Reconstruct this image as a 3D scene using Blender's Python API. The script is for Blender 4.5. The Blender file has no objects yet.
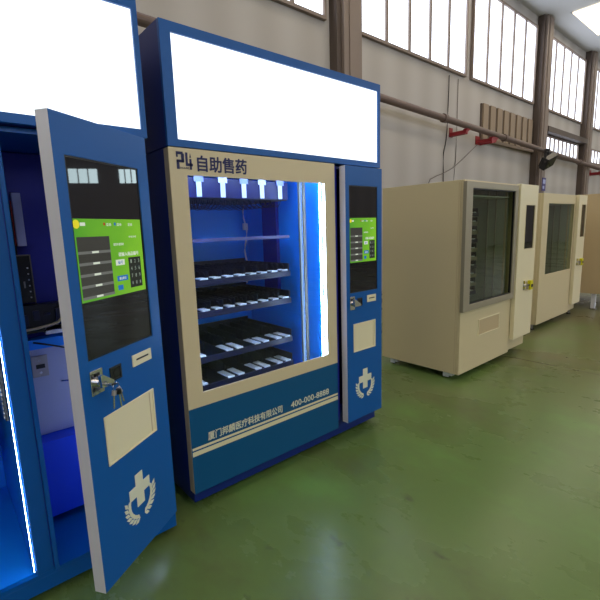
import bpy, bmesh, math, random
from mathutils import Vector, Matrix
random.seed(7)
C = bpy.context.scene.collection
PI = math.pi

# ------------------------------------------------------------------ materials
def lin(c):
    return tuple(((v/255)/12.92 if v/255 <= .04045 else ((v/255+.055)/1.055)**2.4) for v in c)
MATS = {}
def nt(name):
    m = bpy.data.materials.new(name); m.use_nodes = True
    n = m.node_tree; n.nodes.clear()
    out = n.nodes.new('ShaderNodeOutputMaterial')
    return m, n, out
def paint(name, rgb, rough=.4, metal=0., bump=0., bscale=300., var=0., vscale=3., spec=.5, coat=0.):
    m, n, out = nt(name)
    p = n.nodes.new('ShaderNodeBsdfPrincipled')
    p.inputs['Roughness'].default_value = rough; p.inputs['Metallic'].default_value = metal
    p.inputs['Specular IOR Level'].default_value = spec
    p.inputs['Coat Weight'].default_value = coat
    col = lin(rgb)
    tc = n.nodes.new('ShaderNodeTexCoord')
    if var > 0:
        nz = n.nodes.new('ShaderNodeTexNoise'); nz.inputs['Scale'].default_value = vscale; nz.inputs['Detail'].default_value = 5
        n.links.new(tc.outputs['Object'], nz.inputs['Vector'])
        mx = n.nodes.new('ShaderNodeMix'); mx.data_type = 'RGBA'
        mx.inputs[6].default_value = (*[c*(1-var) for c in col], 1); mx.inputs[7].default_value = (*[min(1, c*(1+var)) for c in col], 1)
        n.links.new(nz.outputs['Fac'], mx.inputs[0]); n.links.new(mx.outputs[2], p.inputs['Base Color'])
    else:
        p.inputs['Base Color'].default_value = (*col, 1)
    if bump > 0:
        nb = n.nodes.new('ShaderNodeTexNoise'); nb.inputs['Scale'].default_value = bscale
        n.links.new(tc.outputs['Object'], nb.inputs['Vector'])
        b = n.nodes.new('ShaderNodeBump'); b.inputs['Strength'].default_value = bump; b.inputs['Distance'].default_value = .002
        n.links.new(nb.outputs['Fac'], b.inputs['Height']); n.links.new(b.outputs['Normal'], p.inputs['Normal'])
    n.links.new(p.outputs[0], out.inputs[0]); MATS[name] = m; return m
def emit(name, rgb, st):
    m, n, out = nt(name)
    e = n.nodes.new('ShaderNodeEmission'); e.inputs[0].default_value = (*lin(rgb), 1); e.inputs[1].default_value = st
    n.links.new(e.outputs[0], out.inputs[0]); MATS[name] = m; return m
def glass(name, tint=(235, 240, 238), ior=1.45, rough=0.0):
    m, n, out = nt(name)
    t = n.nodes.new('ShaderNodeBsdfTransparent'); t.inputs[0].default_value = (*lin(tint), 1)
    g = n.nodes.new('ShaderNodeBsdfGlossy'); g.inputs['Roughness'].default_value = rough
    f = n.nodes.new('ShaderNodeFresnel'); f.inputs[0].default_value = ior
    mx = n.nodes.new('ShaderNodeMixShader')
    ge = n.nodes.new('ShaderNodeNewGeometry'); iv = n.nodes.new('ShaderNodeMath'); iv.operation = 'SUBTRACT'; iv.inputs[0].default_value = 1; n.links.new(ge.outputs['Backfacing'], iv.inputs[1])
    ml = n.nodes.new('ShaderNodeMath'); ml.operation = 'MULTIPLY'; n.links.new(f.outputs[0], ml.inputs[0]); n.links.new(iv.outputs[0], ml.inputs[1])
    n.links.new(ml.outputs[0], mx.inputs[0]); n.links.new(t.outputs[0], mx.inputs[1]); n.links.new(g.outputs[0], mx.inputs[2])
    n.links.new(mx.outputs[0], out.inputs[0]); MATS[name] = m; return m
def screen_mat(name, rgb1, rgb2, st):       # lit display under cover glass
    m, n, out = nt(name)
    p = n.nodes.new('ShaderNodeBsdfPrincipled'); p.inputs['Base Color'].default_value = (.01, .01, .01, 1); p.inputs['Roughness'].default_value = .12
    p.inputs['Emission Strength'].default_value = st
    tc = n.nodes.new('ShaderNodeTexCoord'); s = n.nodes.new('ShaderNodeSeparateXYZ'); n.links.new(tc.outputs['Generated'], s.inputs[0])
    nz = n.nodes.new('ShaderNodeTexNoise'); nz.inputs['Scale'].default_value = 2.5; n.links.new(tc.outputs['Generated'], nz.inputs[0])
    a = n.nodes.new('ShaderNodeMath'); a.operation = 'ADD'; n.links.new(s.outputs[0], a.inputs[0]); n.links.new(nz.outputs[0], a.inputs[1])
    b = n.nodes.new('ShaderNodeMath'); b.operation = 'MULTIPLY'; b.inputs[1].default_value = .62; n.links.new(a.outputs[0], b.inputs[0])
    r = n.nodes.new('ShaderNodeValToRGB'); r.color_ramp.elements[0].color = (*lin(rgb1), 1); r.color_ramp.elements[1].color = (*lin(rgb2), 1)
    n.links.new(b.outputs[0], r.inputs[0]); n.links.new(r.outputs[0], p.inputs['Emission Color'])
    n.links.new(p.outputs[0], out.inputs[0]); MATS[name] = m; return m

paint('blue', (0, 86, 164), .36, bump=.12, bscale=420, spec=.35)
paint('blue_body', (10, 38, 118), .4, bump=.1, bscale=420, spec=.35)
paint('blue_inner', (10, 138, 250), .45, bump=.06, bscale=300)
paint('blue_lower', (8, 66, 225), .45)
paint('navy_inner', (18, 28, 150), .5)
paint('teal', (0, 80, 128), .42, bump=.05, spec=.35)
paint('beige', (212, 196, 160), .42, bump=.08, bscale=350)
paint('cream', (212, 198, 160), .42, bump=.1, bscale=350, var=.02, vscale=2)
paint('cream_tan', (196, 176, 140), .5, bump=.1, bscale=350)  # tan, a browner and darker cream
paint('edge_white', (226, 222, 234), .4, bump=.05)
paint('ivory', (232, 222, 188), .4)
paint('stripe', (226, 218, 180), .45)
paint('letter', (222, 222, 200), .45)
paint('navy_letter', (20, 24, 84), .45)
paint('alu', (158, 150, 130), .45, metal=.3, bump=.04, bscale=200)
paint('chrome', (205, 205, 208), .16, metal=1.)
paint('black', (14, 14, 17), .35)
paint('black_glass', (16, 17, 28), .02, spec=.6)
paint('dark_tray', (20, 22, 42), .45)
paint('rail', (26, 28, 58), .35)
paint('tray_front', (24, 30, 88), .35)
paint('shelf_lav', (78, 78, 124), .4)
paint('slider', (245, 248, 255), .3)
paint('coil', (30, 32, 50), .3, metal=.7)
paint('grey_inner', (176, 180, 164), .5, var=.05)
paint('grey_sheet', (165, 172, 200), .38, metal=.5, var=.12, vscale=4)
paint('steel', (165, 160, 158), .35, metal=.8)
paint('white_plastic', (225, 228, 240), .4)
paint('lav_cover', (170, 178, 225), .45)
paint('cable_tan', (200, 180, 140), .6)
paint('cable_dark', (40, 36, 36), .6)
paint('cable_grey', (120, 112, 108), .6)
paint('yellow', (222, 214, 20), .45)
paint('red', (150, 28, 40), .5)
paint('orange', (205, 95, 50), .5)
paint('rubber', (22, 22, 22), .7)
paint('pipe', (110, 92, 86), .5, metal=.2)
paint('column', (134, 120, 112), .6, bump=.1, bscale=40)
paint('column_dark', (84, 72, 66), .6)
paint('slat', (150, 132, 112), .6)
paint('slat_gap', (96, 84, 74), .7)
paint('purple', (70, 60, 130), .5)
emit('led', (205, 224, 255), 42.)
emit('led_soft', (150, 190, 255), 9.)
emit('bay_fill', (200, 215, 255), 9.)
emit('panel_light', (236, 247, 255), 1.7)
emit('daylight', (232, 240, 255), 3.2)
emit('roof_fill', (255, 238, 210), 4.0)  # glow of the added roof panels
emit('daylight_bright', (215, 240, 245), 10.)
glass('glass', (238, 243, 242), 1.45)
glass('glass_green', (232, 238, 228), 1.5)
screen_mat('ui_green', (46, 150, 40), (140, 210, 40), .75)
for nme, c, s in (('ui_panel', (58, 58, 54), .8), ('ui_bar', (110, 112, 108), .8), ('ui_white', (225, 235, 215), .8), ('ui_blue', (20, 110, 190), .8),
                  ('ui_pad', (28, 34, 30), .8), ('ui_yellow', (240, 225, 40), .8), ('ui_red', (190, 60, 30), .7), ('ui_key', (150, 165, 150), .8)):
    screen_mat(nme, c, c, s)

def floor_mat():
    m, n, out = nt('floor_epoxy')
    p = n.nodes.new('ShaderNodeBsdfPrincipled'); p.inputs['Specular IOR Level'].default_value = .4
    tc = n.nodes.new('ShaderNodeTexCoord')
    mp = n.nodes.new('ShaderNodeMapping'); mp.inputs['Scale'].default_value = (1, .55, 1); n.links.new(tc.outputs['Object'], mp.inputs[0])
    n1 = n.nodes.new('ShaderNodeTexNoise'); n1.inputs['Scale'].default_value = 1.5; n1.inputs['Detail'].default_value = 7; n1.inputs['Roughness'].default_value = .6
    n.links.new(mp.outputs[0], n1.inputs[0])
    r = n.nodes.new('ShaderNodeValToRGB'); e = r.color_ramp.elements
    r.color_ramp.interpolation = 'EASE'; e[0].position = .25; e[0].color = (*lin((86, 96, 56)), 1); e[1].position = .75; e[1].color = (*lin((104, 144, 74)), 1)
    x = e.new(.5); x.color = (*lin((95, 120, 65)), 1)
    n.links.new(n1.outputs[0], r.inputs[0])
    # brown wear, more of it further down the aisle
    n2 = n.nodes.new('ShaderNodeTexNoise'); n2.inputs['Scale'].default_value = .7; n2.inputs['Detail'].default_value = 4; n.links.new(tc.outputs['Object'], n2.inputs[0])
    s = n.nodes.new('ShaderNodeSeparateXYZ'); n.links.new(tc.outputs['Object'], s.inputs[0])
    mr = n.nodes.new('ShaderNodeMapRange'); mr.inputs[1].default_value = 2.2; mr.inputs[2].default_value = 7; mr.inputs[3].default_value = -.25; mr.inputs[4].default_value = .3
    n.links.new(s.outputs[0], mr.inputs[0])
    ad = n.nodes.new('ShaderNodeMath'); ad.operation = 'ADD'; n.links.new(mr.outputs[0], ad.inputs[0]); n.links.new(n2.outputs[0], ad.inputs[1])
    r2 = n.nodes.new('ShaderNodeValToRGB'); r2.color_ramp.elements[0].position = .25; r2.color_ramp.elements[1].position = 1.0; r2.color_ramp.interpolation = 'EASE'
    n.links.new(ad.outputs[0], r2.inputs[0])
    mx = n.nodes.new('ShaderNodeMix'); mx.data_type = 'RGBA'; mx.inputs[7].default_value = (*lin((112, 106, 76)), 1)
    n.links.new(r2.outputs[0], mx.inputs[0]); n.links.new(r.outputs[0], mx.inputs[6])
    # expansion joints, every six metres across the aisle
    ax = n.nodes.new('ShaderNodeMath'); ax.operation = 'SUBTRACT'; ax.inputs[1].default_value = 4.775; n.links.new(s.outputs[0], ax.inputs[0])
    pp = n.nodes.new('ShaderNodeMath'); pp.operation = 'PINGPONG'; pp.inputs[1].default_value = 3.; n.links.new(ax.outputs[0], pp.inputs[0])
    lt = n.nodes.new('ShaderNodeMath'); lt.operation = 'LESS_THAN'; lt.inputs[1].default_value = .011; n.links.new(pp.outputs[0], lt.inputs[0])
    lm = n.nodes.new('ShaderNodeMath'); lm.operation = 'MULTIPLY'; lm.inputs[1].default_value = .6; n.links.new(lt.outputs[0], lm.inputs[0])
    mj = n.nodes.new('ShaderNodeMix'); mj.data_type = 'RGBA'; mj.inputs[7].default_value = (*lin((50, 52, 38)), 1)
    n.links.new(lm.outputs[0], mj.inputs[0]); n.links.new(mx.outputs[2], mj.inputs[6])
    # little dark scuffs
    n3 = n.nodes.new('ShaderNodeTexNoise'); n3.inputs['Scale'].default_value = 9; n3.inputs['Detail'].default_value = 3; n.links.new(mp.outputs[0], n3.inputs[0])
    r3 = n.nodes.new('ShaderNodeValToRGB'); r3.color_ramp.elements[0].position = .68; r3.color_ramp.elements[1].position = .8; n.links.new(n3.outputs[0], r3.inputs[0])
    ms = n.nodes.new('ShaderNodeMix'); ms.data_type = 'RGBA'; ms.inputs[7].default_value = (*lin((62, 66, 44)), 1)
    n.links.new(r3.outputs[0], ms.inputs[0]); n.links.new(mj.outputs[2], ms.inputs[6]); n.links.new(ms.outputs[2], p.inputs['Base Color'])
    mr2 = n.nodes.new('ShaderNodeMapRange'); mr2.inputs[3].default_value = .16; mr2.inputs[4].default_value = .4; n.links.new(n1.outputs[0], mr2.inputs[0]); n.links.new(mr2.outputs[0], p.inputs['Roughness'])
    b = n.nodes.new('ShaderNodeBump'); b.inputs['Strength'].default_value = .12; b.inputs['Distance'].default_value = .01; n.links.new(n1.outputs[0], b.inputs['Height']); n.links.new(b.outputs[0], p.inputs['Normal'])
    n.links.new(p.outputs[0], out.inputs[0]); MATS['floor'] = m
floor_mat()
def wall_mat():
    m, n, out = nt('wall_panel')
    p = n.nodes.new('ShaderNodeBsdfPrincipled'); p.inputs['Roughness'].default_value = .6
    tc = n.nodes.new('ShaderNodeTexCoord')
    w = n.nodes.new('ShaderNodeTexWave'); w.wave_type = 'BANDS'; w.bands_direction = 'X'; w.inputs['Scale'].default_value = .33; w.inputs['Distortion'].default_value = .3
    n.links.new(tc.outputs['Object'], w.inputs[0])
    mx = n.nodes.new('ShaderNodeMix'); mx.data_type = 'RGBA'; mx.inputs[6].default_value = (*lin((176, 171, 167)), 1); mx.inputs[7].default_value = (*lin((186, 182, 179)), 1)
    n.links.new(w.outputs[1], mx.inputs[0]); n.links.new(mx.outputs[2], p.inputs['Base Color']); n.links.new(p.outputs[0], out.inputs[0]); MATS['wall'] = m
wall_mat()
paint('roof', (196, 196, 196), .6)

# ------------------------------------------------------------------ mesh builder
class MB:
    def __init__(s): s.bm = bmesh.new(); s.mats = []
    def mi(s, m):
        if m not in s.mats: s.mats.append(m)
        return s.mats.index(m)
    def _set(s, faces, m, smooth=False):
        i = s.mi(m)
        for f in faces: f.material_index = i; f.smooth = smooth
    def box(s, x0, x1, y0, y1, z0, z1, m, bev=0., rot=None):
        x0, x1 = min(x0, x1), max(x0, x1); y0, y1 = min(y0, y1), max(y0, y1); z0, z1 = min(z0, z1), max(z0, z1)
        t = bmesh.new()
        r = bmesh.ops.create_cube(t, size=1)
        for v in t.verts: v.co = Vector((x0+(v.co.x+.5)*(x1-x0), y0+(v.co.y+.5)*(y1-y0), z0+(v.co.z+.5)*(z1-z0)))
        if bev > 0: bmesh.ops.bevel(t, geom=list(t.edges), offset=bev, segments=2, affect='EDGES', profile=.5)
        if rot is not None: bmesh.ops.transform(t, matrix=rot, verts=t.verts)
        s.merge(t, m); return s
    def merge(s, t, m, smooth=False):
        vm = {v: s.bm.verts.new(v.co) for v in t.verts}; fs = []
        for f in t.faces:
            try: fs.append(s.bm.faces.new([vm[v] for v in f.verts]))
            except ValueError: pass
        s._set(fs, m, smooth); t.free()
    def poly(s, pts, y0, y1, m):                # outline in x,z extruded in y
        a = [s.bm.verts.new((x, y0, z)) for x, z in pts]; b = [s.bm.verts.new((x, y1, z)) for x, z in pts]
        fs = [s.bm.faces.new(a), s.bm.faces.new(b[::-1])]
        k = len(pts)
        for i in range(k): fs.append(s.bm.faces.new((a[i], b[i], b[(i+1) % k], a[(i+1) % k])))
        bmesh.ops.recalc_face_normals(s.bm, faces=fs)
        s._set(fs, m); return s
    def cyl(s, p, q, r, m, n=12, r2=None):
        p, q = Vector(p), Vector(q); d = (q-p); r2 = r if r2 is None else r2
        t = bmesh.new(); bmesh.ops.create_cone(t, cap_ends=True, segments=n, radius1=r, radius2=r2, depth=d.length)
        M = Matrix.Translation((p+q)/2) @ d.to_track_quat('Z', 'Y').to_matrix().to_4x4()
        bmesh.ops.transform(t, matrix=M, verts=t.verts); s.merge(t, m, False); return s
    def tube(s, pts, r, m, n=6):
        pts = [Vector(p) for p in pts]; rings = []
        up = Vector((0, 0, 1))
        for i, p in enumerate(pts):
            d = (pts[min(i+1, len(pts)-1)]-pts[max(i-1, 0)]).normalized()
            a = d.cross(up)
            if a.length < .05: a = d.cross(Vector((1, 0, 0)))
            a.normalize(); b = d.cross(a)
            rings.append([s.bm.verts.new(p+a*r*math.cos(2*PI*k/n)+b*r*math.sin(2*PI*k/n)) for k in range(n)])
        fs = []
        for i in range(len(rings)-1):
            for k in range(n): fs.append(s.bm.faces.new((rings[i][k], rings[i][(k+1) % n], rings[i+1][(k+1) % n], rings[i+1][k])))
        fs.append(s.bm.faces.new(rings[0][::-1])); fs.append(s.bm.faces.new(rings[-1]))
        s._set(fs, m, True); return s
    def frame(s, x0, x1, z0, z1, hx0, hx1, hz0, hz1, y0, y1, m, bev=0.):     # plate with a rectangular opening
        t = bmesh.new(); V = {}
        O = [(x0, z0), (x1, z0), (x1, z1), (x0, z1)]; H = [(hx0, hz0), (hx1, hz0), (hx1, hz1), (hx0, hz1)]
        for k, y in (('f', y0), ('b', y1)):
            V['o'+k] = [t.verts.new((a, y, b)) for a, b in O]; V['h'+k] = [t.verts.new((a, y, b)) for a, b in H]
        for i in range(4):
            j = (i+1) % 4
            t.faces.new((V['of'][i], V['of'][j], V['hf'][j], V['hf'][i])); t.faces.new((V['ob'][j], V['ob'][i], V['hb'][i], V['hb'][j]))
            t.faces.new((V['of'][j], V['of'][i], V['ob'][i], V['ob'][j])); t.faces.new((V['hf'][i], V['hf'][j], V['hb'][j], V['hb'][i]))
        bmesh.ops.recalc_face_normals(t, faces=t.faces)
        if bev > 0:
            es = [e for e in t.edges if (abs(e.verts[0].co.y-e.verts[1].co.y) > 1e-6) or (abs(e.verts[0].co.y-y0) < 1e-6 and abs(e.verts[1].co.y-y0) < 1e-6 and (abs(e.verts[0].co.x-e.verts[1].co.x) < 1e-6 or abs(e.verts[0].co.z-e.verts[1].co.z) < 1e-6))]
            bmesh.ops.bevel(t, geom=es, offset=bev, segments=2, affect='EDGES', profile=.5)
        s.merge(t, m); return s
    def text(s, body, x0, x1, z0, z1, y, m, th=.0012, bold=0.):
        if bold:
            d = bold*(z1-z0)
            for i, (a, b) in enumerate(((-1, -1), (1, -1), (-1, 1), (1, 1), (0, 0))):
                s.text(body, x0+d+a*d, x1-d+a*d, z0+d+b*d, z1-d+b*d, y-i*.00012, m, th)
            return s
        c = bpy.data.curves.new('lettering', 'FONT'); c.body = body; c.resolution_u = 2
        o = bpy.data.objects.new('lettering', c); C.objects.link(o); bpy.context.view_layer.update()
        me = bpy.data.meshes.new_from_object(o.evaluated_get(bpy.context.evaluated_depsgraph_get()))
        xs = [v.co.x for v in me.vertices]; ys = [v.co.y for v in me.vertices]
        ax, bx, ay_, by = min(xs), max(xs), min(ys), max(ys); vs = []
        for v in me.vertices: vs.append(s.bm.verts.new((x0+(v.co.x-ax)/(bx-ax)*(x1-x0), y, z0+(v.co.y-ay_)/(by-ay_)*(z1-z0))))
        fs = []
        for f in me.polygons:
            try: fs.append(s.bm.faces.new([vs[i] for i in f.vertices]))
            except ValueError: pass
        s._set(fs, m)
        r = bmesh.ops.extrude_face_region(s.bm, geom=fs)
        nv = [g for g in r['geom'] if isinstance(g, bmesh.types.BMVert)]
        for v in nv: v.co.y -= th
        nf = [g for g in r['geom'] if isinstance(g, bmesh.types.BMFace)]
        i = s.mi(m)
        for v in nv:
            for f in v.link_faces: f.material_index = i
        C.objects.unlink(o); bpy.data.objects.remove(o); bpy.data.curves.remove(c); bpy.data.meshes.remove(me)
        return s
    def mesh(s, name):
        me = bpy.data.meshes.new(name); s.bm.to_mesh(me); s.bm.free()
        for m in s.mats: me.materials.append(MATS[m])
        return me
    def build(s, name, parent=None, loc=None, label=None):
        return place(name, s.mesh(name), parent, loc, label)
def place(name, me, parent=None, loc=None, label=None, rotz=0.):
    o = bpy.data.objects.new(name, me); C.objects.link(o)
    if parent: o.parent = parent
    if loc: o.location = loc
    o.rotation_euler.z = rotz
    if label: o['label'] = label
    return o
def tag(o, label, cat, group=None):
    o['label'] = label; o['category'] = cat
    if group: o['group'] = group
    return o
def struct(o): o['kind'] = 'structure'; return o
def thing(name, label, cat, loc, group=None):
    o = bpy.data.objects.new(name, None); o.empty_display_size = .1; C.objects.link(o); o.location = loc
    return tag(o, label, cat, group)

# ------------------------------------------------------------------ shared meshes
def coil_mesh(r=.03, length=.5, turns=9, seg=10):
    mb = MB(); pts = []
    for i in range(turns*seg+1):
        a = 2*PI*i/seg; pts.append((r*math.sin(a), length*i/(turns*seg), r*math.cos(a)))
    mb.tube(pts, .0022, 'coil', 4); return mb.mesh('coil')
COIL = coil_mesh()
COIL_WIDE = coil_mesh(.036, .5, 8)
def slider_mesh(w, d):
    mb = MB(); mb.box(-w/2, w/2, 0, d, 0, .006, 'slider', .0015); mb.box(-w/2, w/2, -.003, .004, -.012, .008, 'slider', .001)
    mb.box(-.008, .008, -.006, -.002, -.028, -.018, 'slider'); return mb.mesh('slider')
SL_S = slider_mesh(.05, .075); SL_L = slider_mesh(.045, .14)

def tray_parts(root, x0, x1, y0, z, xs, slider, mats=('dark_tray', 'rail'), coil=True, depth=.55, loose=None):
    mb = MB()
    mb.box(x0, x1, y0, y0+depth, z-.03, z-.022, mats[0])
    mb.box(x0, x1, y0-.012, y0, z-.036, z+.002, mats[1], .002)
    mb.box(x0, x0+.004, y0, y0+depth, z-.03, z+.05, mats[0]); mb.box(x1-.004, x1, y0, y0+depth, z-.03, z+.05, mats[0])
    mb.box(x0, x1, y0+depth-.01, y0+depth, z-.03, z+.07, mats[0])
    for a, b in zip(xs[:-1], xs[1:]):
        c = (a+b)/2; mb.box(c-.0015, c+.0015, y0+(.02 if slider is SL_S else .15), y0+depth, z-.022, z+.05, mats[0])
    t = mb.build('tray', root)
    for i, x in enumerate(xs):
        place('price_slider', slider, t, (x, y0-.004, z+.004))
        if coil and (i % 2 == 0 or slider is SL_S):
            cx = x if slider is SL_S else x+.035
            place('spring_coil', COIL if slider is SL_S else COIL_WIDE, t, (cx, y0+(.03 if slider is SL_S else .15), z+.018))
    return t

def feet(root, spots, h, r=.018):
    for x, y in spots:
        mb = MB(); mb.cyl((0, 0, 0), (0, 0, .012), r*1.5, 'rubber', 16); mb.cyl((0, 0, .012), (0, 0, h), r*.5, 'steel', 10); mb.cyl((0, 0, h-.02), (0, 0, h), r, 'steel', 12)
        mb.build('levelling_foot', root, (x, y, 0))
def casters(root, spots, h):
    for x, y in spots:
        mb = MB(); mb.cyl((-.012, 0, h*.42), (.012, 0, h*.42), h*.42, 'rubber', 18)
        mb.box(-.022, -.016, -.02, .02, h*.3, h, 'steel', .001); mb.box(.016, .022, -.02, .02, h*.3, h, 'steel', .001)
        mb.box(-.03, .03, -.03, .03, h-.006, h, 'steel', .001); mb.cyl((-.026, 0, h*.42), (.026, 0, h*.42), .007, 'chrome', 8)
        mb.box(-.030, .030, -.062, -.016, h*.42, h*.86, 'white_plastic', .005); mb.box(-.034, -.023, -.03, .03, h*.2, h*.9, 'white_plastic', .003)
        mb.build('caster', root, (x, y, 0))

# ------------------------------------------------------------------ control door (narrow door with touch screen)
def ui(mb, x0, x1, z0, z1, y):
    def X(u): return x0+(x1-x0)*u
    def Z(v): return z1-(z1-z0)*v
    t = .0006
    def r(u0, u1, v0, v1, m, k=1): mb.box(X(u0), X(u1), y-t*k, y, Z(v1), Z(v0), m)
    r(0, 1, 0, 1, 'ui_green')
    r(.02, .465, .215, .955, 'ui_panel', 2)
    for i in range(5):
        v = .40+.137*i
        r(.02, .465, v-.012, v+.022, 'ui_bar', 3); r(.20, .29, v-.008, v+.016, 'ui_white', 4)
    c = X(.035); mb.cyl((c, y-.0015, Z(.065)), (c, y, Z(.065)), (x1-x0)*.042, 'ui_yellow', 16)
    r(.085, .15, .045, .085, 'ui_white', 2)
    for u, m in ((.40, 'ui_red'), (.56, 'ui_blue'), (.74, 'ui_green')):
        r(u, u+.025, .045, .08, m, 2); mb.text('菜单', X(u+.04), X(u+.115), Z(.09), Z(.05), y-.001, 'ui_white', .0004)
    mb.text('取货步骤说明', X(.52), X(.68), Z(.345), Z(.31), y-.001, 'ui_white', .0004)
    mb.text('时间', X(.78), X(.9), Z(.25), Z(.22), y-.001, 'ui_white', .0004)
    mb.text('请输入商品编号', X(.58), X(.92), Z(.49), Z(.435), y-.001, 'ui_white', .0004, .01)
    r(.53, .67, .53, .605, 'ui_white', 2); mb.text('编号', X(.56), X(.64), Z(.59), Z(.545), y-.0016, 'ui_blue', .0004)
    r(.53, .70, .745, .815, 'ui_blue', 2); mb.text('确认购买', X(.56), X(.67), Z(.8), Z(.762), y-.0016, 'ui_white', .0004)
    r(.53, .61, .87, .935, 'ui_blue', 2)
    r(.735, .945, .515, .935, 'ui_pad', 2)
    for j, row in enumerate(('123', '456', '789', '*0#')):
        for i, ch in enumerate(row):
            uu, vv = .765+i*.066, .545+j*.10
            mb.text(ch, X(uu), X(uu+.022), Z(vv+.05), Z(vv), y-.0016, 'ui_key', .0004)

def control_door(root, w, h0, h1, dz=0., emblem=True, rot=0., loc=(0, 0, 0)):
    k = w/.49; th = .05
    S = (.045*k, .425*k, 1.055+dz*.3, 1.762); P_ = (.089*k, .387*k, .632+dz, .822+dz)
    # slab: blue face with a pickup recess, pale edge
    mb = MB()
    mb.frame(0, w, h0, h1, S[0], S[1], S[2], S[3], 0, .012, 'blue', .0015)
    mb2 = mb
    mb.box(.002, w-.002, .0122, .0124, h0+.002, h1-.002, 'blue')
    mb.frame(0, w, h0, h1, .004, w-.004, h0+.004, h1-.004, .0121, th, 'edge_white')
    mb.box(.004, w-.004, th-.004, th-.001, h0+.004, h1-.004, 'edge_white')
    door = mb.build('control_door', root, loc); door.rotation_euler.z = rot
    # pale tint over the whole free edge
    e = MB(); e.box(-.0012, 0, .0015, th, h0, h1, 'edge_white'); e.build('door_edge', door, label='pale grey edge of the door')
    g = MB(); g.box(S[0]+.001, S[1]-.001, .005, .0085, S[2]+.001, S[3]-.001, 'black_glass')
    g.frame(S[0]+.0005, S[1]-.0005, S[2]+.0005, S[3]-.0005, S[0]+.006, S[1]-.006, S[2]+.005, S[3]-.006, .003, .0055, 'black')
    g.build('screen_glass', door, label='black glass screen cover')
    d = MB(); ui(d, S[0]+.007, S[1]-.012*k, 1.264, 1.556, .0048); d.build('touchscreen', door, label='lit green ordering screen with a number pad')
    # card slot
    c = MB(); sx0, sx1 = .274*k, .397*k
    c.frame(sx0, sx1, .96+dz, 1.008+dz, sx0+.022*k, sx1-.018*k, .981+dz, .989+dz, -.005, 0, 'ivory', .001); c.box(sx0+.02*k, sx1-.016*k, -.002, -.0015, .979+dz, .991+dz, 'black')
    c.build('card_slot', door, label='ivory card slot plate')
    # camera window
    q = MB(); q.frame(.141*k, .205*k, .944+dz, 1.0+dz, .149*k, .197*k, .951+dz, .993+dz, -.004, 0, 'black', .001); q.box(.147*k, .199*k, -.0015, -.001, .949+dz, .995+dz, 'black_glass')
    q.cyl((.173*k, -.003, .972+dz), (.173*k, -.0005, .972+dz), .012, 'black_glass', 16); q.build('scanner_window', door, label='black square scanner window')
    # lock plate with T handle
    l = MB(); lx = .073*k; lz = .972+dz
    l.box(lx-.032*k, lx+.03*k, -.004, 0, lz-.046, lz+.046, 'chrome', .0015)
    l.cyl((lx, -.004, lz-.002), (lx, -.022, lz-.002), .017, 'chrome', 20); l.box(lx-.012, lx+.012, -.008, -.004, lz+.02, lz+.034, 'black', .002)
    l.poly([(lx-.016, lz+.028), (lx-.004, lz+.03), (lx+.05, lz-.008), (lx+.052, lz-.018), (lx+.02, lz-.02), (lx-.012, lz-.018)], -.034, -.022, 'chrome')
    l.build('door_lock', door, label='chrome lock plate with turning handle')
    # pickup recess
    p = MB(); p.frame(P_[0]-.004, P_[1]+.004, P_[2]-.004, P_[3]+.004, P_[0]+.004, P_[1]-.004, P_[2]+.004, P_[3]-.004, -.004, 0, 'ivory', .001)
    p.box(P_[0], P_[1], -.0006, -.0003, P_[2], P_[3], 'ivory'); p.box(P_[0]+.006, P_[1]-.03*k, -.0018, -.0006, P_[2]+.008, P_[3]-.006, 'ivory', .0004); 
    p.box(P_[1]-.028*k, P_[1]-.022*k, -.0012, -.0006, P_[2]+.006, P_[3]-.004, 'cream_tan')
    p.build('pickup_flap', door, label='ivory flap of the pickup opening')
    if emblem:
        m = MB(); cx = .243*k+.0; cz = .437; a = .072; b = .024; y = -.0012
        m.poly([(cx-b, cz-a), (cx+b, cz-a), (cx+b, cz-b), (cx+a*.92, cz-b), (cx+a*.92, cz+b), (cx+b, cz+b), (cx+b, cz+a), (cx-b, cz+a), (cx-b, cz+b), (cx-a*.92, cz+b), (cx-a*.92, cz-b), (cx-b, cz-b)], y, 0, 'letter')
        R = .082
        for s in (-1, 1):
            for i in range(7):
                an = -PI/2 + s*(.2+.235*i); px, pz = cx+R*math.cos(an)*.98, cz-.045+R*math.sin(an)
                for io in (-1, 1):
                    dr = an + s*(PI/2) + io*s*.62; L = .034; W = .0085
                    tx, tz = px+L*math.cos(dr), pz+L*math.sin(dr); nx, nz_ = -math.sin(dr)*W, math.cos(dr)*W; mx_, mz_ = px+L*.5*math.cos(dr), pz+L*.5*math.sin(dr)
                    m.poly([(px, pz), (mx_+nx, mz_+nz_), (tx, tz), (mx_-nx, mz_-nz_)], y-.0002*(i % 3)-.0001*io, 0, 'letter')
        m.build('emblem', door, label='white cross over a laurel wreath')
    return door

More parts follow.
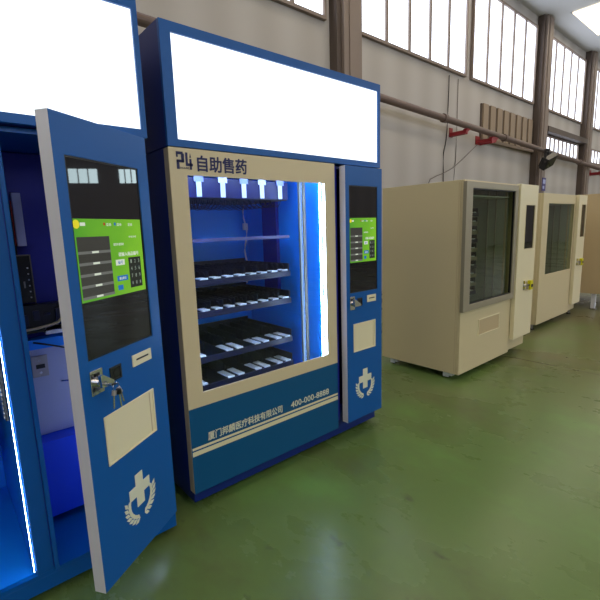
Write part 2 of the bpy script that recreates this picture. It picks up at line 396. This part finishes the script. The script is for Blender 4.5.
# ------------------------------------------------------------------ glazed main door of the blue machine
def glazed_door(root, w, lettering=True, loc=(0, 0, 0), rot=0.):
    W0, W1, Z0, Z1 = .088, 1.012, .668, 1.769
    mb = MB()
    mb.frame(0, w, .593, 1.893, W0, W1, Z0, Z1, 0, .008, 'beige', .001)
    mb.frame(.002, w-.002, .594, 1.892, W0-.03, W1+.022, Z0-.03, Z1+.03, .0081, .05, 'beige')
    mb.box(0, w, 0, .05, .117, .592, 'teal', .002)
    d = mb.build('glazed_door', root, loc); d.rotation_euler.z = rot
    g = MB(); g.box(W0-.02, W1+.015, .0085, .0125, Z0-.02, Z1+.02, 'glass'); g.build('glass_pane', d, label='clear glass window of the door')
    s = MB(); s.box(.004, w-.002, -.0008, 0, .365, .378, 'stripe'); s.box(.004, w-.002, -.0008, 0, .331, .356, 'stripe'); s.build('stripe_band', d, label='two pale lines across the blue panel')
    e = MB(); e.box(-.0012, 0, .002, .05, .12, 1.89, 'cream_tan'); e.build('door_edge', d, label='pale painted door edge')
    if lettering:
        t = MB(); y = -.0008
        # the figure 24 in cut-corner strokes
        def bar(x0, x1, z0, z1): t.box(.036+x0*.083, .036+x1*.083, y-.001, y, 1.795+z0*.08, 1.795+z1*.08, 'navy_letter')
        bar(0, .42, .84, 1); bar(.30, .48, .42, .9); bar(.02, .46, .38, .54); bar(.0, .17, .0, .5); bar(.0, .10, .68, .9)
        bar(.56, .70, .36, .98); bar(.56, 1.0, .2, .36); bar(.80, .93, .0, .62); t.poly([(.036+.81*.083, 1.795+.70*.08), (.036+.92*.083, 1.795+.70*.08), (.036+.865*.083, 1.795+.95*.08)], y-.001, y, 'navy_letter')
        t.text('HOURS', .036+.20*.083, .036+.76*.083, 1.795+.02*.08, 1.795+.14*.08, y, 'navy_letter')
        t.text('自助售药', .143, .432, 1.789, 1.866, y, 'navy_letter', .001, .022)
        t.build('title_lettering', d, label='dark blue figures and characters on the beige frame')
        c = MB(); c.text('厦门邦麟医疗科技有限公司', .098, .606, .392, .440, y, 'letter', .001, .014); c.build('company_lettering', d, label='pale row of characters')
        n = MB(); n.text('400-000-8888', .675, 1.005, .396, .436, y, 'letter', .001, .01); n.build('phone_lettering', d, label='pale phone number')
    return d

def header(root, w, y0=0.):
    h0, h1, D = 1.897, 2.44, .88
    mb = MB(); mb.frame(0, w, h0, h1, .053, w-.022, 1.931, h1-.045, y0, y0+.02, 'blue', .001)
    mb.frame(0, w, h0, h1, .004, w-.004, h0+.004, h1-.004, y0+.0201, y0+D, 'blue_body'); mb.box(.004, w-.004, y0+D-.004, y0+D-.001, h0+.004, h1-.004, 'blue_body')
    h = mb.build('header_box', root)
    p = MB(); p.box(.05, w-.019, y0+.012, y0+.018, 1.928, h1-.042, 'panel_light'); p.build('light_panel', h, label='white lit panel')
    return h

def cabinet(root, w, body, inner, y0, y1, z0, z1, div0, div1, plinth=None, seam=False, kick=None):
    mb = MB(); t = .018
    mb.box(0, t, y0, y1, z0, z1, body, .0015); mb.box(w-t, w, y0, y1, z0, z1, body, .0015)
    mb.box(t, w-t, y0, y1, z1-t, z1, body); mb.box(t, w-t, y0, y1, z0, z0+t, body); mb.box(t, w-t, y1-t, y1, z0+t, z1-t, body)
    mb.box(div0, div1, y0, y1-t-.001, z0+t, z1-t, body, .0015)
    # painted liner of the main compartment
    e = .002
    mb.box(t+e, t+.006, y0+.02, y1-t-e, z0+t+e, z1-t-e, inner); mb.box(div0-.006, div0-e, y0+.02, y1-t-e, z0+t+e, z1-t-e, inner)
    mb.box(t+.007, div0-.007, y1-t-.006, y1-t-e, z0+t+e, z1-t-e, inner); mb.box(t+.007, div0-.007, y0+.02, y1-t-.007, z1-t-.006, z1-t-e, inner); mb.box(t+.007, div0-.007, y0+.02, y1-t-.007, z0+t+e, z0+t+.006, inner)
    if plinth: mb.box(.02, w, y0, y1-.03, plinth, z0, body, .002)
    if kick: mb.box(div1+.001, w-.02, y0+.0, y0+.012, z0+.019, kick, body)
    if seam:
        mb.box(-.001, 0, y0+.015, y0+.019, z0+.02, z1-.02, 'cream_tan')
    return mb.build('cabinet', root)

# ================================================================== blue machine with closed doors
m2 = thing('vending_machine', 'blue and beige self-service medicine vending machine with both doors closed and a lit product window', 'vending machine', (.895, 1.95, 0), 'blue medicine vending machines')
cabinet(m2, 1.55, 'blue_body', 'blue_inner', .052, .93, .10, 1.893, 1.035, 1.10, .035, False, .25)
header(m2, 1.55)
glazed_door(m2, 1.095)
control_door(m2, .365, .155, 1.882, .022, True, 0., (1.14, -.05, 0))
g = MB(); g.box(1.115, 1.13, .02, .05, .16, 1.88, 'navy_inner'); g.box(1.515, 1.545, .0, .05, .12, 1.885, 'blue', .001); g.build('door_jamb', m2)
ys = .30
XS8 = [.295+.0865*i for i in range(8)]; X4 = [.25, .44, .515, .651, .722, .83, .905]
X4 = [.175, .25, .44, .515, .651, .722, .83, .905]
for z, xs, sl in ((1.217, XS8, SL_S), (1.030, XS8, SL_S), (.757, X4, SL_L), (.582, X4, SL_L)):
    tray_parts(m2, .06, .945, ys, z, xs, sl)
sh = MB(); sh.box(.06, .945, ys-.01, ys+.5, 1.442, 1.448, 'dark_tray'); sh.box(.06, .945, ys-.014, ys-.01, 1.438, 1.458, 'shelf_lav', .001)
sh.build('shelf', m2, label='plain empty shelf with a pale front edge')
# top tray: seen from below, with hanging tags
tt = MB(); tt.box(.06, .945, ys, ys+.5, 1.685, 1.692, 'dark_tray'); tt.box(.06, .945, ys-.012, ys, 1.69, 1.80, 'tray_front', .002)
top_tray = tt.build('tray', m2)
for i, x in enumerate((.294, .449, .596, .731, .875)):
    b = MB(); b.box(-.016, .016, -.004, .0, -.085, .0, 'slider', .001); b.box(-.03, .03, -.006, -.004, -.002, .03, 'slider' if i % 2 else 'lav_cover', .001)
    b.build('price_slider', top_tray, (x-.0, ys-.016, 1.778))
for i in range(10):
    place('spring_coil', COIL, top_tray, (.12+.085*i, ys+.02, 1.675))
# lamps and posts on the right inner wall
p = MB(); p.box(1.015, 1.021, .053, .063, .62, 1.84, 'led'); p.box(1.0295, 1.033, .030, .046, .66, 1.77, 'led'); p.build('led_strip', m2, label='white light strip beside the window')
p = MB(); p.box(.042, .050, .085, .10, .62, 1.84, 'led'); p.build('led_strip', m2); p = MB(); p.box(.08, 1.0, .09, .105, 1.845, 1.853, 'led'); p.build('led_strip', m2)  # hidden left and top strips, added to brighten the compartment
p = MB(); p.box(1.006, 1.026, .245, .262, .20, 1.86, 'alu', .002); p.box(1.006, 1.027, .205, .22, .20, 1.86, 'alu', .002); p.build('corner_rail', m2, label='bright vertical rails of the lift')
p = MB(); p.box(1.0205, 1.0255, .224, .236, .25, 1.8, 'led_soft'); p.build('led_strip', m2)
p = MB(); p.box(1.0, 1.0265, .50, .67, 1.0, 1.84, 'navy_inner', .003); p.build('rear_duct', m2)
p = MB(); p.tube([(.965+.014*math.sin(i*1.1), .845, 1.84-.05*i) for i in range(16)], .006, 'white_plastic', 6); p.box(.95, .985, .835, .858, 1.50, 1.55, 'white_plastic', .003); p.build('wiring', m2, label='white cable hanging at the back')
feet(m2, ((.08, .14), (1.1, .12), (1.46, .14), (.08, .82), (1.46, .82)), .036)

# ================================================================== blue machine standing open
m1 = thing('vending_machine', 'blue vending machine on the far left, standing open with its screen door swung out', 'vending machine', (-.80, 1.85, 0), 'blue medicine vending machines')
mb = MB()
cabinet(m1, 1.56, 'blue', 'blue_inner', .05, .93, .10, 1.893, .957, 1.037, .035)
header(m1, 1.56)
glazed_door(m1, .95, False, (-.03, -.02, 0), math.radians(-112))
cd = control_door(m1, .49, .155, 1.894, 0., True, math.radians(33.4), (.334+.80, 1.571-1.85, 0))
p = MB(); p.box(1.017, 1.0195, .0485, .0495, .13, 1.87, 'navy_inner'); p.box(1.02, 1.037, .036, .05, .12, 1.885, 'blue', .002); p.build('divider_post', m1)
p = MB(); p.box(.9485, .950, .052, .055, .14, 1.20, 'led'); p.build('led_strip', m1, label='white light strip along the divider')
mb = MB(); mb.box(.938, .9485, .125, .15, .78, 1.36, 'black', .001)
for i in range(30): mb.box(.934, .938, .129, .146, .79+i*.019, .799+i*.019, 'white_plastic', .001)
mb.build('cable_chain', m1, label='dark drag chain with pale links')
for z, xs, sl in ((1.45, XS8, SL_S), (1.217, XS8, SL_S), (1.030, XS8, SL_S), (.757, X4, SL_L), (.582, X4, SL_L)):
    tray_parts(m1, .05, .88, .34, z, [x-.07 for x in xs], sl)
# fittings of the narrow bay; y .45 is the mounting plate
def bx(x0, x1, y0, y1, z0, z1, m, name, lab=None, bev=.001):
    b = MB(); b.box(x0+.80, x1+.80, y0-1.85, y1-1.85, z0, z1, m, bev); return b.build(name, m1, label=lab)
bx(.245, .735, 2.32, 2.325, .15, 1.87, 'navy_inner', 'mounting_plate')
bx(.300, .334, 2.28, 2.318, 1.459, 1.693, 'lav_cover', 'power_supply', 'pale slim power supply case')
b = MB(); b.box(.245+.8, .296+.8, .445, .468, 1.35, 1.64, 'black', .002); b.box(.292+.8, .298+.8, .44, .445, 1.46, 1.66, 'red', .001); b.build('terminal_strip', m1)
b = MB(); b.box(.245+.8, .339+.8, .42, .465, 1.20, 1.42, 'black', .003); b.box(.3345+.8, .3395+.8, .414, .420, 1.19, 1.42, 'cable_grey', .001); b.box(.25+.8, .339+.8, .415, .420, 1.415, 1.42, 'cable_grey')
for i in range(6): b.cyl((.322+.8, .42, 1.36-.027*i), (.322+.8, .416, 1.36-.027*i), .0035, 'white_plastic', 8)
b.box(.300+.8, .306+.8, .417, .42, 1.27, 1.30, 'steel'); b.build('controller_box', m1, label='black controller box with a row of small lights')
b = MB(); b.box(.25+.8, .70+.8, .40, .465, 1.06, 1.19, 'black', .003)
for i in range(9): b.box(.27+.8+i*.045, .295+.8+i*.045, .385, .40, 1.10+.02*(i % 3), 1.15+.015*(i % 2), 'rail', .002)
b.build('circuit_block', m1)
b = MB(); b.tube([(1.05, .37, 1.083), (1.12, .362, 1.088), (1.18, .36, 1.097), (1.205, .355, 1.105), (1.225, .35, 1.125), (1.30, .345, 1.135), (1.45, .36, 1.13)], .006, 'cable_tan', 8); b.build('wiring', m1, label='tan cable running across the bay')
b = MB(); b.tube([(1.10, .39, 1.02), (1.16, .38, 1.0), (1.20, .375, .985), (1.235, .37, .97), (1.245, .37, .92), (1.26, .37, .80)], .004, 'cable_dark', 6); b.build('wiring', m1, label='dark cable hanging over the metal sheet')
bx(.358, .60, 2.25, 2.315, 1.045, 1.085, 'white_plastic', 'terminal_cover', 'white terminal cover')
bx(.245, .735, 2.24, 2.318, .985, 1.03, 'blue_inner', 'cross_bar', 'bright blue cross bar')
bx(.245, .735, 2.30, 2.318, .545, .98, 'grey_sheet', 'metal_sheet', 'bare grey metal sheet')
bx(.245, .735, 2.21, 2.318, .16, .54, 'blue_lower', 'cover_panel', 'bright blue lower cover')
b = MB(); b.box(.288+.8, .356+.8, .440, .449, .838, .942, 'steel', .002); b.box(.305+.8, .342+.8, .436, .44, .88, .90, 'black', .001); b.cyl((.322+.8, .436, .92), (.322+.8, .44, .92), .006, 'chrome', 10); b.cyl((.322+.8, .436, .86), (.322+.8, .44, .86), .006, 'chrome', 10); b.build('outlet_plate', m1, label='steel socket plate with two screws')
b = MB(); b.cyl((.405+.8, .448, .795), (.45+.8, .42, .795), .004, 'chrome', 8); b.build('latch_pin', m1)
b = MB(); b.box(.70+.8, .73+.8, .20, .22, .30, .95, 'bay_fill', .001); b.build('led_strip', m1, label='hidden glowing strip added to light the bay')  # hidden behind the door, added to brighten the bay
feet(m1, ((.08, .14), (1.0, .12), (1.46, .14), (.08, .82), (1.46, .82)), .036)
# keys hanging from the open door's lock
U = Vector((math.cos(math.radians(33.4)), math.sin(math.radians(33.4)), 0)); N = Vector((U.y, -U.x, 0)); A = Vector((.334, 1.571, 0))
def dp(u, d, z): return A+U*u+N*d+Vector((0, 0, z))
k0 = dp(.073, .034, .965); kb = MB(); org = k0
def L(v): return v-org
kb.cyl(L(dp(.074, .030, .964)), L(dp(.077, .062, .964)), .005, 'chrome', 10)
ring = [L(dp(.10+.016*math.cos(a), .058, .945+.018*math.sin(a))) for a in [2*PI*i/16 for i in range(17)]]
kb.tube(ring, .0016, 'chrome', 5); kb.tube([L(dp(.078, .06, .964)), L(dp(.088, .06, .962)), L(dp(.10, .06, .960))], .004, 'black', 6)
for du, dd, ln in ((-.008, .056, .05), (.006, .061, .055), (.016, .054, .045)):
    kb.cyl(L(dp(.10+du, dd, .935)), L(dp(.10+du*1.6, dd, .918)), .009, 'black' if ln > .05 else 'steel', 12); kb.cyl(L(dp(.10+du*1.6, dd, .92)), L(dp(.10+du*2.4, dd, .92-ln)), .0032, 'chrome', 6)
o = kb.build('key_bunch', None, k0); tag(o, 'small bunch of keys hanging from the lock of the open blue door', 'keys')

# ================================================================== cream machines
def cream_machine(loc, label, w, z0, z1, alu_frame, gx, gz, cx0, cx1, cz0, scr, lockx, tilt=0., depth=.92, bodym='cream', foot='caster', recess=None, split=1.07):
    r = thing('vending_machine', label, 'vending machine', loc, 'cream vending machines awaiting fitting')
    r.rotation_euler.z = tilt
    cabinet(r, w, bodym, 'grey_inner', .045, depth, z0, z1, split-.03, split+.01, None, True, cz0+.1)
    b = MB(); b.box(.03, split-.04, .06, depth-.03, z1-.135, z1-.125, 'grey_inner'); b.build('compartment_ceiling', r)
    # main door
    mb = MB(); mb.frame(0.0, split, z0+.0, z1, gx[0], gx[1], gz[0], gz[1], .012, .026, bodym, .002)
    mb.frame(0.002, split-.002, z0+.002, z1-.002, gx[0]-.02, gx[1]+.012, gz[0]-.02, gz[1]+.02, .0261, .043, bodym)
    d = mb.build('glazed_door', r)
    if alu_frame:
        f = MB(); f.frame(-.018, split-.012, gz[0]-.05, z1-.016, gx[0]+.012, gx[1]-.012, gz[0]+.01, gz[1]-.005, -.022, .0115, 'alu', .003)
        f.frame(gx[0]+.01, gx[1]-.01, gz[0]+.008, gz[1]-.003, gx[0]+.02, gx[1]-.02, gz[0]+.018, gz[1]-.013, -.012, .008, 'black')
        f.build('window_frame', d, label='protruding grey metal window frame')
    g = MB(); g.box(gx[0]+.002, gx[1]-.002, .018, .024, gz[0]+.002, gz[1]-.002, 'glass_green'); g.build('glass_pane', d, label='dark reflecting glass')
    if recess:
        x0, x1, q0, q1 = recess
        b = MB(); b.frame(x0-.008, x1+.008, q0-.008, q1+.008, x0, x1, q0, q1, .004, .012, 'ivory', .001); b.frame(x0, x1, q0, q1, x0+.02, x1-.02, q0+.02, q1-.02, .0085, .012, 'cream_tan'); b.box(x0+.005, x1-.005, .0095, .0118, q0+.005, q1-.005, 'cream_tan')
        b.build('pickup_flap', d, label='pale recessed pickup flap')
    # control door
    s = scr
    mb = MB(); mb.frame(cx0, cx1, cz0, z1+.003, s[0], s[1], s[2], s[3], -.035, .01, 'ivory' if bodym == 'cream' else bodym, .003)
    c = mb.build('control_door', r)
    g = MB(); g.box(s[0]+.001, s[1]-.001, -.029, -.024, s[2]+.001, s[3]-.001, 'black_glass'); g.frame(s[0]-.005, s[1]+.005, s[2]-.005, s[3]+.005, s[0]+.002, s[1]-.002, s[2]+.002, s[3]-.002, -.038, -.0352, 'cream'); g.build('screen_glass', c, label='dark narrow screen')
    lx, lz = lockx
    l = MB(); l.box(lx-.022, lx+.022, -.04, -.0355, lz-.05, lz+.05, 'chrome', .002); l.cyl((lx, -.04, lz), (lx, -.07, lz), .018, 'chrome', 16); l.box(lx-.01, lx+.01, -.085, -.065, lz-.04, lz+.018, 'steel', .003); l.cyl((lx, -.068, lz+.004), (lx+.06, -.072, lz+.004), .009, 'black', 8)
    l.build('door_lock', c, label='metal lock with handle')
    t = MB(); t.box(lx+.052, lx+.112, -.092, -.052, lz-.052, lz+.052, 'yellow', .006); t.box(lx+.056, lx+.108, -.094, -.092, lz-.022, lz+.012, 'black', .001); t.build('lock_tag', c, label='bright yellow block on the handle')
    # inside
    n = 9
    for i in range(10):
        z = gz[0]+.02+i*(gz[1]-gz[0]-.2)/9.3
        x1 = split-.16
        tr = tray_parts(r, .06, x1, .34, z, [.10+.092*j for j in range(n) if .10+.092*j < x1-.02], SL_S, ('cable_dark', 'alu' if i % 3 else 'dark_tray'), i % 2 == 0, .5)
        if i in (4, 5):
            for j in (7, 8):
                b = MB(); b.box(-.03, .03, 0, .06, 0, .06, 'orange', .003); b.build('product_carton', tr, (.10+.092*j-.006, .375, z+.016), label='orange carton in the tray')
    b = MB()
    for yy in (.28, .19): b.box(split-.052, split-.038, yy, yy+.012, gz[0]-.2, z1-.05, 'alu', .002)
    b.box(split-.05, split-.040, .08, .10, gz[0]-.2, z1-.05, 'cream_tan', .002)
    b.build('lift_rail', r)
    if foot == 'caster': casters(r, ((.06, .16), (.06, depth-.12), (w-.08, .16), (w-.08, depth-.12)), z0)
    elif foot == 'foot': feet(r, ((.07, .09), (.07, depth-.08), (w-.08, .09), (w-.08, depth-.08)), z0, .022)
    else:
        for x, y in ((.08, .2), (.08, depth-.1), (w-.1, .2), (w-.1, depth-.1)):
            q = MB(); q.box(-.03, .03, -.03, .03, .02, z0, 'white_plastic', .003); q.box(-.045, .045, -.045, .045, 0, .02, 'steel', .003); q.build('leg', r, (x, y, 0))
    return r
cream_machine((3.65, 1.96, 0), 'nearest cream vending machine, its window in a protruding grey metal frame', 1.55, .07, 1.883, True,
              (.085, 1.0), (.735, 1.815), 1.075, 1.535, .215, (1.225, 1.465, 1.205, 1.672), (1.275, .80), recess=(.36, .80, .40, .55))
cream_machine((6.17, 2.21, 0), 'cream vending machine with a flush dark window, between its grey-framed neighbour and the tan one', 1.62, .085, 1.862, False,
              (.20, 1.205), (.765, 1.73), 1.25, 1.605, .20, (1.375, 1.565, 1.24, 1.725), (1.335, .86), foot='foot', split=1.24)
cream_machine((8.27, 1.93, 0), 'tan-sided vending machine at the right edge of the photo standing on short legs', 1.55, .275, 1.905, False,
              (.20, .985), (.80, 1.75), 1.08, 1.54, .36, (1.22, 1.46, 1.2, 1.67), (1.28, .85), bodym='cream_tan', foot='leg', depth=.95)

# ================================================================== building
X0, X1, Y0, Y1, H = -8., 34., -9., 6.2, 8.
s = struct(MB().box(X0, X1, Y0, Y1, -.1, 0, 'floor').build('floor'))
def pane(b, x0, x1, y, z0, z1): pass
s = struct(MB().box(X0, X1, Y1, Y1+.2, 0, H, 'wall').build('wall_back'))
s = struct(MB().box(X0, X1, Y0-.2, Y0, 0, H, 'wall').build('wall_front'))
s = struct(MB().box(X0-.2, X0, Y0, Y1, 0, H, 'wall').build('wall_left'))
s = struct(MB().box(X1, X1+.2, Y0, Y1, 0, H, 'wall').build('wall_right'))
s = struct(MB().box(X0-.2, X1+.2, Y0-.2, Y1+.2, H, H+.1, 'roof').build('ceiling'))
wn = [0]
def window_y(x0, x1, y, z0, z1, side, bars=4, m='daylight', lattice=0):
    wn[0] += 1; b = MB(); d = -1 if side == 'back' else 1
    b.box(x0, x1, y+d*.02, y+d*.03, z0, z1, m)
    b.frame(x0-.06, x1+.06, z0-.06, z1+.06, x0, x1, z0, z1, min(y+d*.001, y+d*.08), max(y+d*.001, y+d*.08), 'column')
    for i in range(1, bars):
        x = x0+(x1-x0)*i/bars; b.box(x-.04, x+.04, y+d*.031, y+d*.07, z0, z1, 'column')
    struct(b.build('window_%d' % wn[0]))
# front wall (behind the viewer): a long band of daylight windows
for i in range(6): window_y(-6.5+6.6*i, -1.3+6.6*i, Y0, 3.6, 6.4, 'front')
# right end wall windows
for (a, c, z0, z1) in ((-4.3, -2.3, 5.2, 6.25), (-.9, .4, 5.2, 6.25)):
    wn[0] += 1; b = MB(); b.box(X1-.03, X1-.02, a, c, z0, z1, 'daylight_bright')
    for k in range(4):
        y = a+(c-a)*k/3; b.box(X1-.07, X1-.031, y-.04, y+.04, z0, z1, 'column')
    b.box(X1-.07, X1-.031, a, c, z0-.05, z0+.02, 'column'); b.box(X1-.07, X1-.031, a, c, z1-.02, z1+.05, 'column'); struct(b.build('window_%d' % wn[0]))
# glowing roof panels, added to light the hall
for i in range(7):
    for (a, c) in ((-6.5, -4.0), (-.8, 1.4), (3.8, 5.4)):
        wn[0] += 1; b = MB(); x = -6.+5.6*i
        b.box(x, x+2.6, a, c, H-.03, H-.02, 'roof_fill'); b.box(x-.05, x+2.65, a-.05, a, H-.05, H-.001, 'roof'); b.box(x-.05, x+2.65, c, c+.05, H-.05, H-.001, 'roof'); struct(b.build('window_%d' % wn[0]))
# back wall: columns, sill beam, louvres, upper windows
tn = [0]
def trim(b): tn[0] += 1; return struct(b.build('trim_%d' % tn[0]))
yb = 6.2
for x in (-3.25, 1.5, 6.25, 15.8, 20.55, 25.3, 30.):
    b = MB(); b.box(x, x+.12, yb-.2, yb-.001, 0, H, 'column_dark'); b.box(x+.12, x+.62, yb-.27, yb-.001, 0, H, 'column'); b.box(x+.26, x+.48, yb-.29, yb-.27, 0, H, 'column'); trim(b)
def sill(x0, x1): b = MB(); b.box(x0, x1, yb-.10, yb-.001, 3.78, 3.86, 'column'); return b
trim(sill(12.2, 15.8)); trim(sill(16.42, 20.55)); trim(sill(21.17, 25.3))
b = MB(); b.box(12.2, 15.79, yb-.04, yb-.002, 3.87, 4.8, 'slat_gap')
for i in range(8): b.box(12.25+i*.44, 12.25+i*.44+.30, yb-.08, yb-.04, 3.87, 4.8, 'slat')
trim(b)
window_y(16.9, 20.2, yb, 3.93, 4.42, 'back', 8); window_y(21.6, 24.9, yb, 3.93, 4.42, 'back', 8)
b = MB(); b.box(16.42, 20.55, yb-.3, yb-.002, 4.5, 4.68, 'column_dark'); trim(b)
for x0, x1 in ((-2.4, 1.3), (2.3, 6.05), (7.1, 11.2), (11.6, 15.6), (16.6, 20.4), (21.4, 25.1)): window_y(x0, x1, yb, 5.35, 7.6, 'back', 5)

# pipe along the wall with its red brackets
ya = 5.75; P0 = Vector((2.0, ya, 4.19)); P1 = Vector((27., ya, 3.44))
def on(x): return P0+(P1-P0)*((x-P0.x)/(P1.x-P0.x))
b = MB(); b.cyl(P0, P1, .075, 'pipe', 16)
for i in range(6):
    q = on(9.6+3.2*i); b.cyl(q-Vector((.06, 0, 0)), q+Vector((.06, 0, 0)), .1, 'pipe', 16)
tag(b.build('service_pipe'), 'long brownish pipe running high along the back wall', 'pipe')
for x, sz, lab in ((10.72, .13, 'red pipe bracket above the near end of the nearest cream machine'), (12.3, .32, 'larger red pipe bracket above the grey-framed glass window'), (22.3, .4, 'red pipe bracket beside the far barred window')):
    q = on(x); b = MB(); zt = q.z-.075
    b.poly([(q.x-sz, zt-.02), (q.x, zt-.02), (q.x, zt-.05), (q.x-sz*.75, zt-.05-sz*.35), (q.x-sz, zt-.05-sz*.4)], q.y-.03, q.y+.0, 'red')
    b.box(q.x-sz, q.x+.03, q.y-.05, q.y+.06, zt-.03, zt-.002, 'red', .004)
    b.box(q.x-sz, q.x-sz+.06, q.y+.0, yb-.003, zt-.12, zt-.03, 'red', .003); b.box(q.x-.06, q.x, q.y+.0, yb-.003, zt-.12, zt-.03, 'red', .003)
    b.box(q.x-sz, q.x+.02, yb-.02, yb, zt-.13, zt+.1, 'red', .003)
    tag(b.build('pipe_bracket'), lab, 'bracket', 'red brackets under the pipe')
# floodlight
fl = thing('floodlight', 'black floodlight hanging under the wall pipe beside the column', 'lamp', (15.45, 5.5, 3.38))
b = MB(); rt = Matrix.Rotation(math.radians(35), 4, 'X') @ Matrix.Rotation(math.radians(-28), 4, 'Y')
b.box(-.24, .24, -.1, .1, -.2, .2, 'black', .02, rt)
for i in range(7): b.box(-.21+.065*i, -.2+.065*i, .1, .15, -.17, .17, 'black', 0, rt)
b.build('lamp_housing', fl)
b = MB(); b.box(-.2, .2, -.108, -.1, -.16, .16, 'black_glass', 0, rt); b.build('lamp_glass', fl)
b = MB(); b.box(-.02, .02, -.02, .14, .1, .4, 'cable_dark', .004); b.box(-.28, -.26, -.03, .03, -.05, .3, 'cable_dark', .002); b.box(.26, .28, -.03, .03, -.05, .3, 'cable_dark', .002); b.box(-.28, .28, -.03, .03, .28, .3, 'cable_dark', .002); b.build('mounting_yoke', fl)
# notice on the column
b = MB(); b.box(0, .30, -.02, 0, 0, .44, 'purple', .003); b.box(.04, .26, -.022, -.02, .24, .38, 'lav_cover'); b.box(.04, .18, -.022, -.02, .07, .16, 'lav_cover')
tag(b.build('notice_board', None, (16.14, 5.91, 2.52)), 'small purple notice fixed to the wall column above the cream machines', 'sign')
# cables on the wall
def cable(pts, r, m, lab):
    b = MB(); o = Vector(pts[0]); b.tube([Vector(p)-o for p in pts], r, m, 6); tag(b.build('cable', None, o), lab, 'cable')
cable([(10.5, 6.18, 5.2), (10.48, 6.18, 4.4), (10.46, 6.18, 3.9), (10.42, 6.18, 3.6), (10.32, 6.18, 3.3), (10.33, 6.18, 2.9), (10.34, 6.18, 2.2), (10.34, 6.18, 0.02)], .012, 'cable_dark', 'dark cable hanging straight down the back wall')
cable([(11.76, 6.02, 3.62), (11.5, 6.04, 3.46), (11.05, 6.06, 3.18), (10.6, 6.08, 2.93), (10.2, 6.1, 2.78), (9.9, 6.1, 2.7), (9.6, 6.1, 2.6), (9.4, 6.15, 2.2), (9.35, 6.17, .02)], .012, 'cable_grey', 'grey cable sagging diagonally from the red bracket to the nearest cream machine')
cable([(10.95, 6.185, 5.2), (10.95, 6.185, 4.2), (10.93, 6.185, 3.2), (10.8, 6.185, 2.2), (10.8, 6.185, .01)], .01, 'cable_grey', 'thin pale conduit beside the hanging dark cable')
cable([(2.43, 2.1, 1.80), (2.47, 2.09, 1.815), (2.52, 2.08, 1.81), (2.56, 2.07, 1.80), (2.58, 2.07, 1.792)], .0022, 'cable_dark', 'short stiff wire sticking out behind the blue screen door')

# ------------------------------------------------------------------ light, camera
w = bpy.data.worlds.new('world'); bpy.context.scene.world = w; w.use_nodes = True
w.node_tree.nodes['Background'].inputs[0].default_value = (.5, .55, .62, 1); w.node_tree.nodes['Background'].inputs[1].default_value = .3

def rotm(yaw, pitch, roll):
    f = Vector((math.cos(pitch)*math.cos(yaw), math.cos(pitch)*math.sin(yaw), -math.sin(pitch)))
    r = Vector((math.sin(yaw), -math.cos(yaw), 0)); u = r.cross(f)
    r2 = math.cos(roll)*r+math.sin(roll)*u; u2 = -math.sin(roll)*r+math.cos(roll)*u
    return r2, u2, f
r_, u_, f_ = rotm(*[math.radians(a) for a in (49.4, 9.57, -1.767)])
cam = bpy.data.cameras.new('camera'); co = bpy.data.objects.new('camera', cam); C.objects.link(co)
cam.sensor_width = 36; cam.lens = 425/600*36; cam.clip_start = .02
M = Matrix(((r_.x, u_.x, -f_.x, 0), (r_.y, u_.y, -f_.y, 0), (r_.z, u_.z, -f_.z, 1.5), (0, 0, 0, 1)))
co.matrix_world = M
sc = bpy.context.scene; sc.camera = co
sc.view_settings.view_transform = 'Standard'; sc.view_settings.look = 'None'; sc.view_settings.gamma = 1; sc.view_settings.use_curve_mapping = False
sc.view_settings.exposure = 0.
